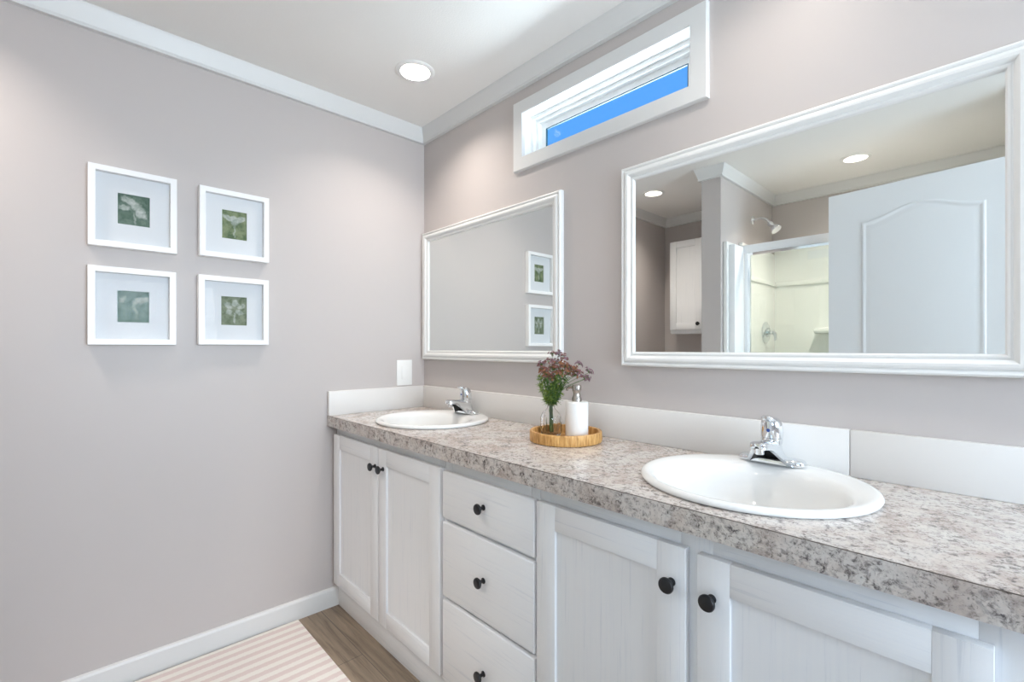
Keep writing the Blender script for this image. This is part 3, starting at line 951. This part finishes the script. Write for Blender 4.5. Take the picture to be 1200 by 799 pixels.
for i in range(34):     # leafy green sprays round the neck
    a = 2 * PI * i * .618
    q = math.sqrt((i + .5) / 34)
    r = .056 * q * math.cos(a) + .006; f = .030 * q * math.sin(a)
    h = .142 + .085 * rnd.random() * (1 - .3 * q) + .010
    neck = at(rnd.uniform(-.005, .005), rnd.uniform(-.005, .005), .106)
    pth = smooth_path([neck, at(r * .45, f * .45, .125), at(r, f, h)], 5)
    b = tube(new(), pth, .0008, 5, True, 2)
    mi = rnd.choice((0, 0, 1))
    for j in range(3, len(pth)):
        for s in range(4):
            base = pth[j]
            d = Vector((rnd.uniform(-1, 1), rnd.uniform(-1, 1), rnd.uniform(-.35, .9))).normalized()
            L = rnd.uniform(.011, .023); side = d.cross(Vector((0, 0, 1))).normalized() * (L * .17); up = side.cross(d).normalized() * .0004
            P = [base, base + d * L * .45 + side, base + d * L - Vector((0, 0, .002)), base + d * L * .45 - side]
            lo = [b.verts.new(p - up) for p in P]; hi = [b.verts.new(p + up) for p in P]
            b.faces.new(hi).material_index = mi; b.faces.new(lo[::-1]).material_index = mi
            for k in range(4):
                b.faces.new((lo[k], lo[(k + 1) % 4], hi[(k + 1) % 4], hi[k])).material_index = mi
    obj('leaf_spray', b, [M['leaf'], M['leaf2'], M['stem']], bq)

# ---------------------------------------------------------------- what the mirrors show: shower, wall cabinet, door
SHX0, SHX1 = P1[1], P2[0]
SH_TOP = 1.870; GY = -1.852
t = thing('shower_enclosure', 'white and cream shower enclosure with framed glass door, seen in the large mirror', 'shower', ((SHX0 + SHX1) / 2, (GY + FY) / 2, 0.0))
b = new()   # one-piece surround: three walls with a moulded ledge, front flanges
w_ = 0.028
box(b, (SHX0 + .001, FY + .001, 0.09), (SHX0 + w_, -1.664, SH_TOP), 0.006); box(b, (SHX0 + .0015, FY + .002, 1.80), (SHX0 + w_ - .0012, GY - .06, 1.90), 0.003); box(b, (SHX1 - w_, FY + .001, 0.09), (SHX1 - .001, -1.664, SH_TOP), 0.006)
box(b, (SHX0 + w_ - .005, FY + .001, 0.09), (SHX1 - w_ + .005, FY + w_, 1.945), 0.006)
box(b, (SHX0 + w_ - .004, FY + w_ - .004, 1.655), (SHX1 - w_ + .004, FY + w_ + .012, 1.690), 0.006); box(b, (SHX0 + w_ - .004, FY + w_ - .004, 1.655), (SHX0 + w_ + .010, GY - .05, 1.690), 0.005)
box(b, (SHX0 + .30, FY + w_ - .004, 1.295), (SHX0 + .80, FY + w_ + .075, 1.330), 0.012)
obj('surround', b, M['surround'], t, 40)
b = new(); box(b, (SHX0 + .001, -1.90, 0.0), (SHX1 - .001, -1.664, 0.13), 0.010); box(b, (SHX0 + .001, FY + .001, 0.0), (SHX1 - .001, -1.895, 0.07), 0.006)
obj('shower_pan', b, M['surround'], t, 40)
for x0, x1 in ((SHX0 + w_, SHX0 + .066), (SHX1 - .066, SHX1 - w_)):
    b = box(new(), (x0, -1.835, .13), (x1, -1.690, SH_TOP - .02), 0.004)
    obj('front_flange', b, M['white_metal'], t, 40)
b = new()
box(b, (SHX0 + w_, GY - .020, SH_TOP - .062), (SHX1 - w_, GY + .016, SH_TOP - .010), 0.003); box(b, (SHX0 + w_, GY - .020, .130), (SHX1 - w_, GY + .016, .160), 0.003)
for x0 in (SHX0 + .066, SHX1 - .088):
    box(b, (x0, GY - .018, .16), (x0 + .022, GY + .014, SH_TOP - .062), 0.002)
obj('door_track', b, M['white_metal'], t, 40)
for x0, x1, yy in ((SHX0 + .096, 1.60, GY + .006), (1.56, SHX1 - .096, GY - .008)):
    b = frame_sweep(new(), x0 - .008, x1 + .008, .162, SH_TOP - .063, [(0, -.006), (0, .006), (.016, .006), (.016, -.006)], lambda u, v_, h, yy=yy: (u, yy + h, v_))
    sd = obj('sliding_frame', b, M['chrome'], t)
    obj('glass_panel', box(new(), (x0 + .007, yy - .002, .177), (x1 - .007, yy + .002, SH_TOP - .078)), M['shower_pane'], sd)

t = thing('showerhead', 'chrome shower head on a bent arm above the shower surround, seen in the large mirror', 'shower head', (SHX0, -2.165, 2.09))
b = lathe(new(), (SHX0 + .0005, -2.165, 2.098), [(.032, 0), (.032, .003), (.024, .010), (.012, .013)], 28, 'X'); obj('wall_flange', b, M['chrome'], t, 40)
arm = smooth_path([(SHX0 + .006, -2.165, 2.098), (SHX0 + .055, -2.155, 2.100), (SHX0 + .100, -2.142, 2.078), (SHX0 + .125, -2.135, 2.045)], 6)
obj('arm', tube(new(), arm, .0095, 14), M['chrome'], t, 50)
b = new(); a0 = Vector(arm[-1]); d = Vector((.62, .12, -.72)).normalized(); u = d.orthogonal().normalized(); q = d.cross(u)
rings = [[a0 + d * h + (u * math.cos(2 * PI * k / 28) + q * math.sin(2 * PI * k / 28)) * r for k in range(28)] for h, r in ((-.012, .012), (-.004, .018), (.010, .019), (.020, .015), (.028, .017), (.050, .033), (.062, .036), (.068, .034), (.069, .002))]
loft(b, rings, True, (True, True)); obj('head', b, M['chrome'], t, 40)

t = thing('shower_valve', 'round chrome shower valve with lever behind the shower glass, seen in the large mirror', 'shower valve', (SHX0 + w_, -2.335, 1.305))
xw = SHX0 + w_ + .0003
obj('escutcheon', lathe(new(), (xw, -2.335, 1.305), [(.080, 0), (.080, .004), (.070, .010), (.034, .014), (.030, .030), (.026, .034)], 40, 'X'), M['chrome'], t, 40)
obj('lever', tube(new(), smooth_path([(xw + .030, -2.335, 1.305), (xw + .055, -2.333, 1.303), (xw + .068, -2.325, 1.290), (xw + .074, -2.310, 1.250)], 5), [.016] * 6 + [.013] * 5 + [.010] * 4 + [.008], 16), M['chrome'], t, 50)

# cabinet over the alcove
t = thing('wall_cabinet', 'white wall cabinet with panelled door hung in the alcove, seen in the large mirror', 'cabinet', (0.45, FY, 1.312))
fy = FY + 0.215
b = box(new(), (0.170, FY + .001, 1.318), (0.735, fy, 2.085), 0.001); obj('carcass', b, M['cab_v'], t)


def shaker_front(parent, x0, x1, z0, z1, y0, kx, kz):
    y1 = y0 + .019; st = .055; b = new(); bv = .0016
    for s0, s1, r0, r1, k in ((x0, x0 + st, z0, z1, 0), (x1 - st, x1, z0, z1, 0), (x0 + st, x1 - st, z1 - st, z1, 1), (x0 + st, x1 - st, z0, z0 + st, 1)):
        box(b, (s0, y0 + .0005, r0), (s1, y1, r1), bv, k)
    box(b, (x0 + st - .004, y0 + .002, z0 + st - .004), (x1 - st + .004, y1 - .008, z1 - st + .004), 0, 0)
    d = obj('door', b, [M['cab_v'], M['cab_h']], parent, 30)
    b = lathe(new(), (kx, y1, kz), [(.008, 0), (.0055, .004), (.005, .012), (.013, .0185), (.016, .0245), (.010, .0285), (.003, .029)], 24, 'Y'); obj('knob', b, M['black'], d, 40)


shaker_front(t, 0.176, 0.449, 1.345, 2.080, fy, 0.425, 1.39); shaker_front(t, 0.456, 0.729, 1.345, 2.080, fy, 0.480, 1.39)
b = box(new(), (0.176, fy - .14, 1.3115), (0.729, fy - .001, 1.3178), 0.001); obj('bottom_rail', b, M['cab_h'], t)

# open door leaf, hinged at the right-hand partition and laid back in front of the shower
A = Vector((1.4450, -1.7655)); B = Vector((2.1295, -1.6675))
ud = (B - A).normalized(); nd = Vector((-ud.y, ud.x))      # along the leaf / towards the mirrors
DW, DH, DT = 0.806, 2.045, 0.035


def dp(u, h, z):
    p = A + ud * u + nd * h
    return (p.x, p.y, z)


dr = struct_root('door_1', (A.x, A.y, 0.0))
b = new()
slab = [[dp(0, 0, .010), dp(DW, 0, .010), dp(DW, -DT, .010), dp(0, -DT, .010)], [dp(0, 0, DH), dp(DW, 0, DH), dp(DW, -DT, DH), dp(0, -DT, DH)]]
loft(b, slab, True, (True, True))
obj('door_leaf', b, M['door'], dr)


def panel_ring(u0, u1, z0, z1, arch, ins, h, side):
    """closed outline of one moulded panel: straight sides, bell-curved top"""
    u0 += ins; u1 -= ins; z0 += ins; z1 -= ins
    n_ = 48; pts = [(u0, z0), (u1, z0)]
    for i in range(n_ + 1):
        s = 1 - i / n_; k = 0.5 - 0.5 * math.cos(2 * PI * s)
        pts.append((u0 + (u1 - u0) * s, z1 + arch * k))
    return [dp(u, h if side > 0 else -DT - h, z) for u, z in pts]


PROF = [(0, .0002), (.003, .0035), (.008, .0050), (.013, .0035), (.018, .0006), (.024, .0006), (.040, .0040), (.046, .0048)]
for side in (1, -1):
    for z0, z1, arch in ((1.02, 1.868, .058), (.22, .90, .0)):
        b = new()
        loft(b, [panel_ring(.158, .640, z0, z1, arch, i_, h, side) for i_, h in PROF], True, (False, True))
        obj('moulded_panel', b, M['door'], dr, 50)
for side in (1, -1):
    def hp(u, h, z, side=side):
        return dp(u, h if side > 0 else -DT - h, z)
    b = new()
    c0 = Vector(hp(.065, .0005, .93)); ax = Vector((nd.x, nd.y, 0)) * side; uu = Vector((ud.x, ud.y, 0)); zz = Vector((0, 0, 1))
    loft(b, [[c0 + ax * h + (uu * math.cos(2 * PI * k / 24) + zz * math.sin(2 * PI * k / 24)) * r for k in range(24)] for h, r in ((0, .030), (.004, .030), (.009, .014), (.025, .011), (.032, .020), (.042, .027), (.052, .025), (.058, .014), (.059, .001))], True, (True, True))
    obj('door_handle', b, M['nickel'], dr, 50)
b = new()
for zz in (.25, 1.05, 1.85):
    p = dp(DW + .004, -.004, zz); lathe(b, p, [(.006, -.045), (.006, .045)], 14)
obj('hinge', b, M['nickel'], dr, 40)

# tidy helper properties away
for o in bpy.data.objects:
    if '_o' in o:
        del o['_o']
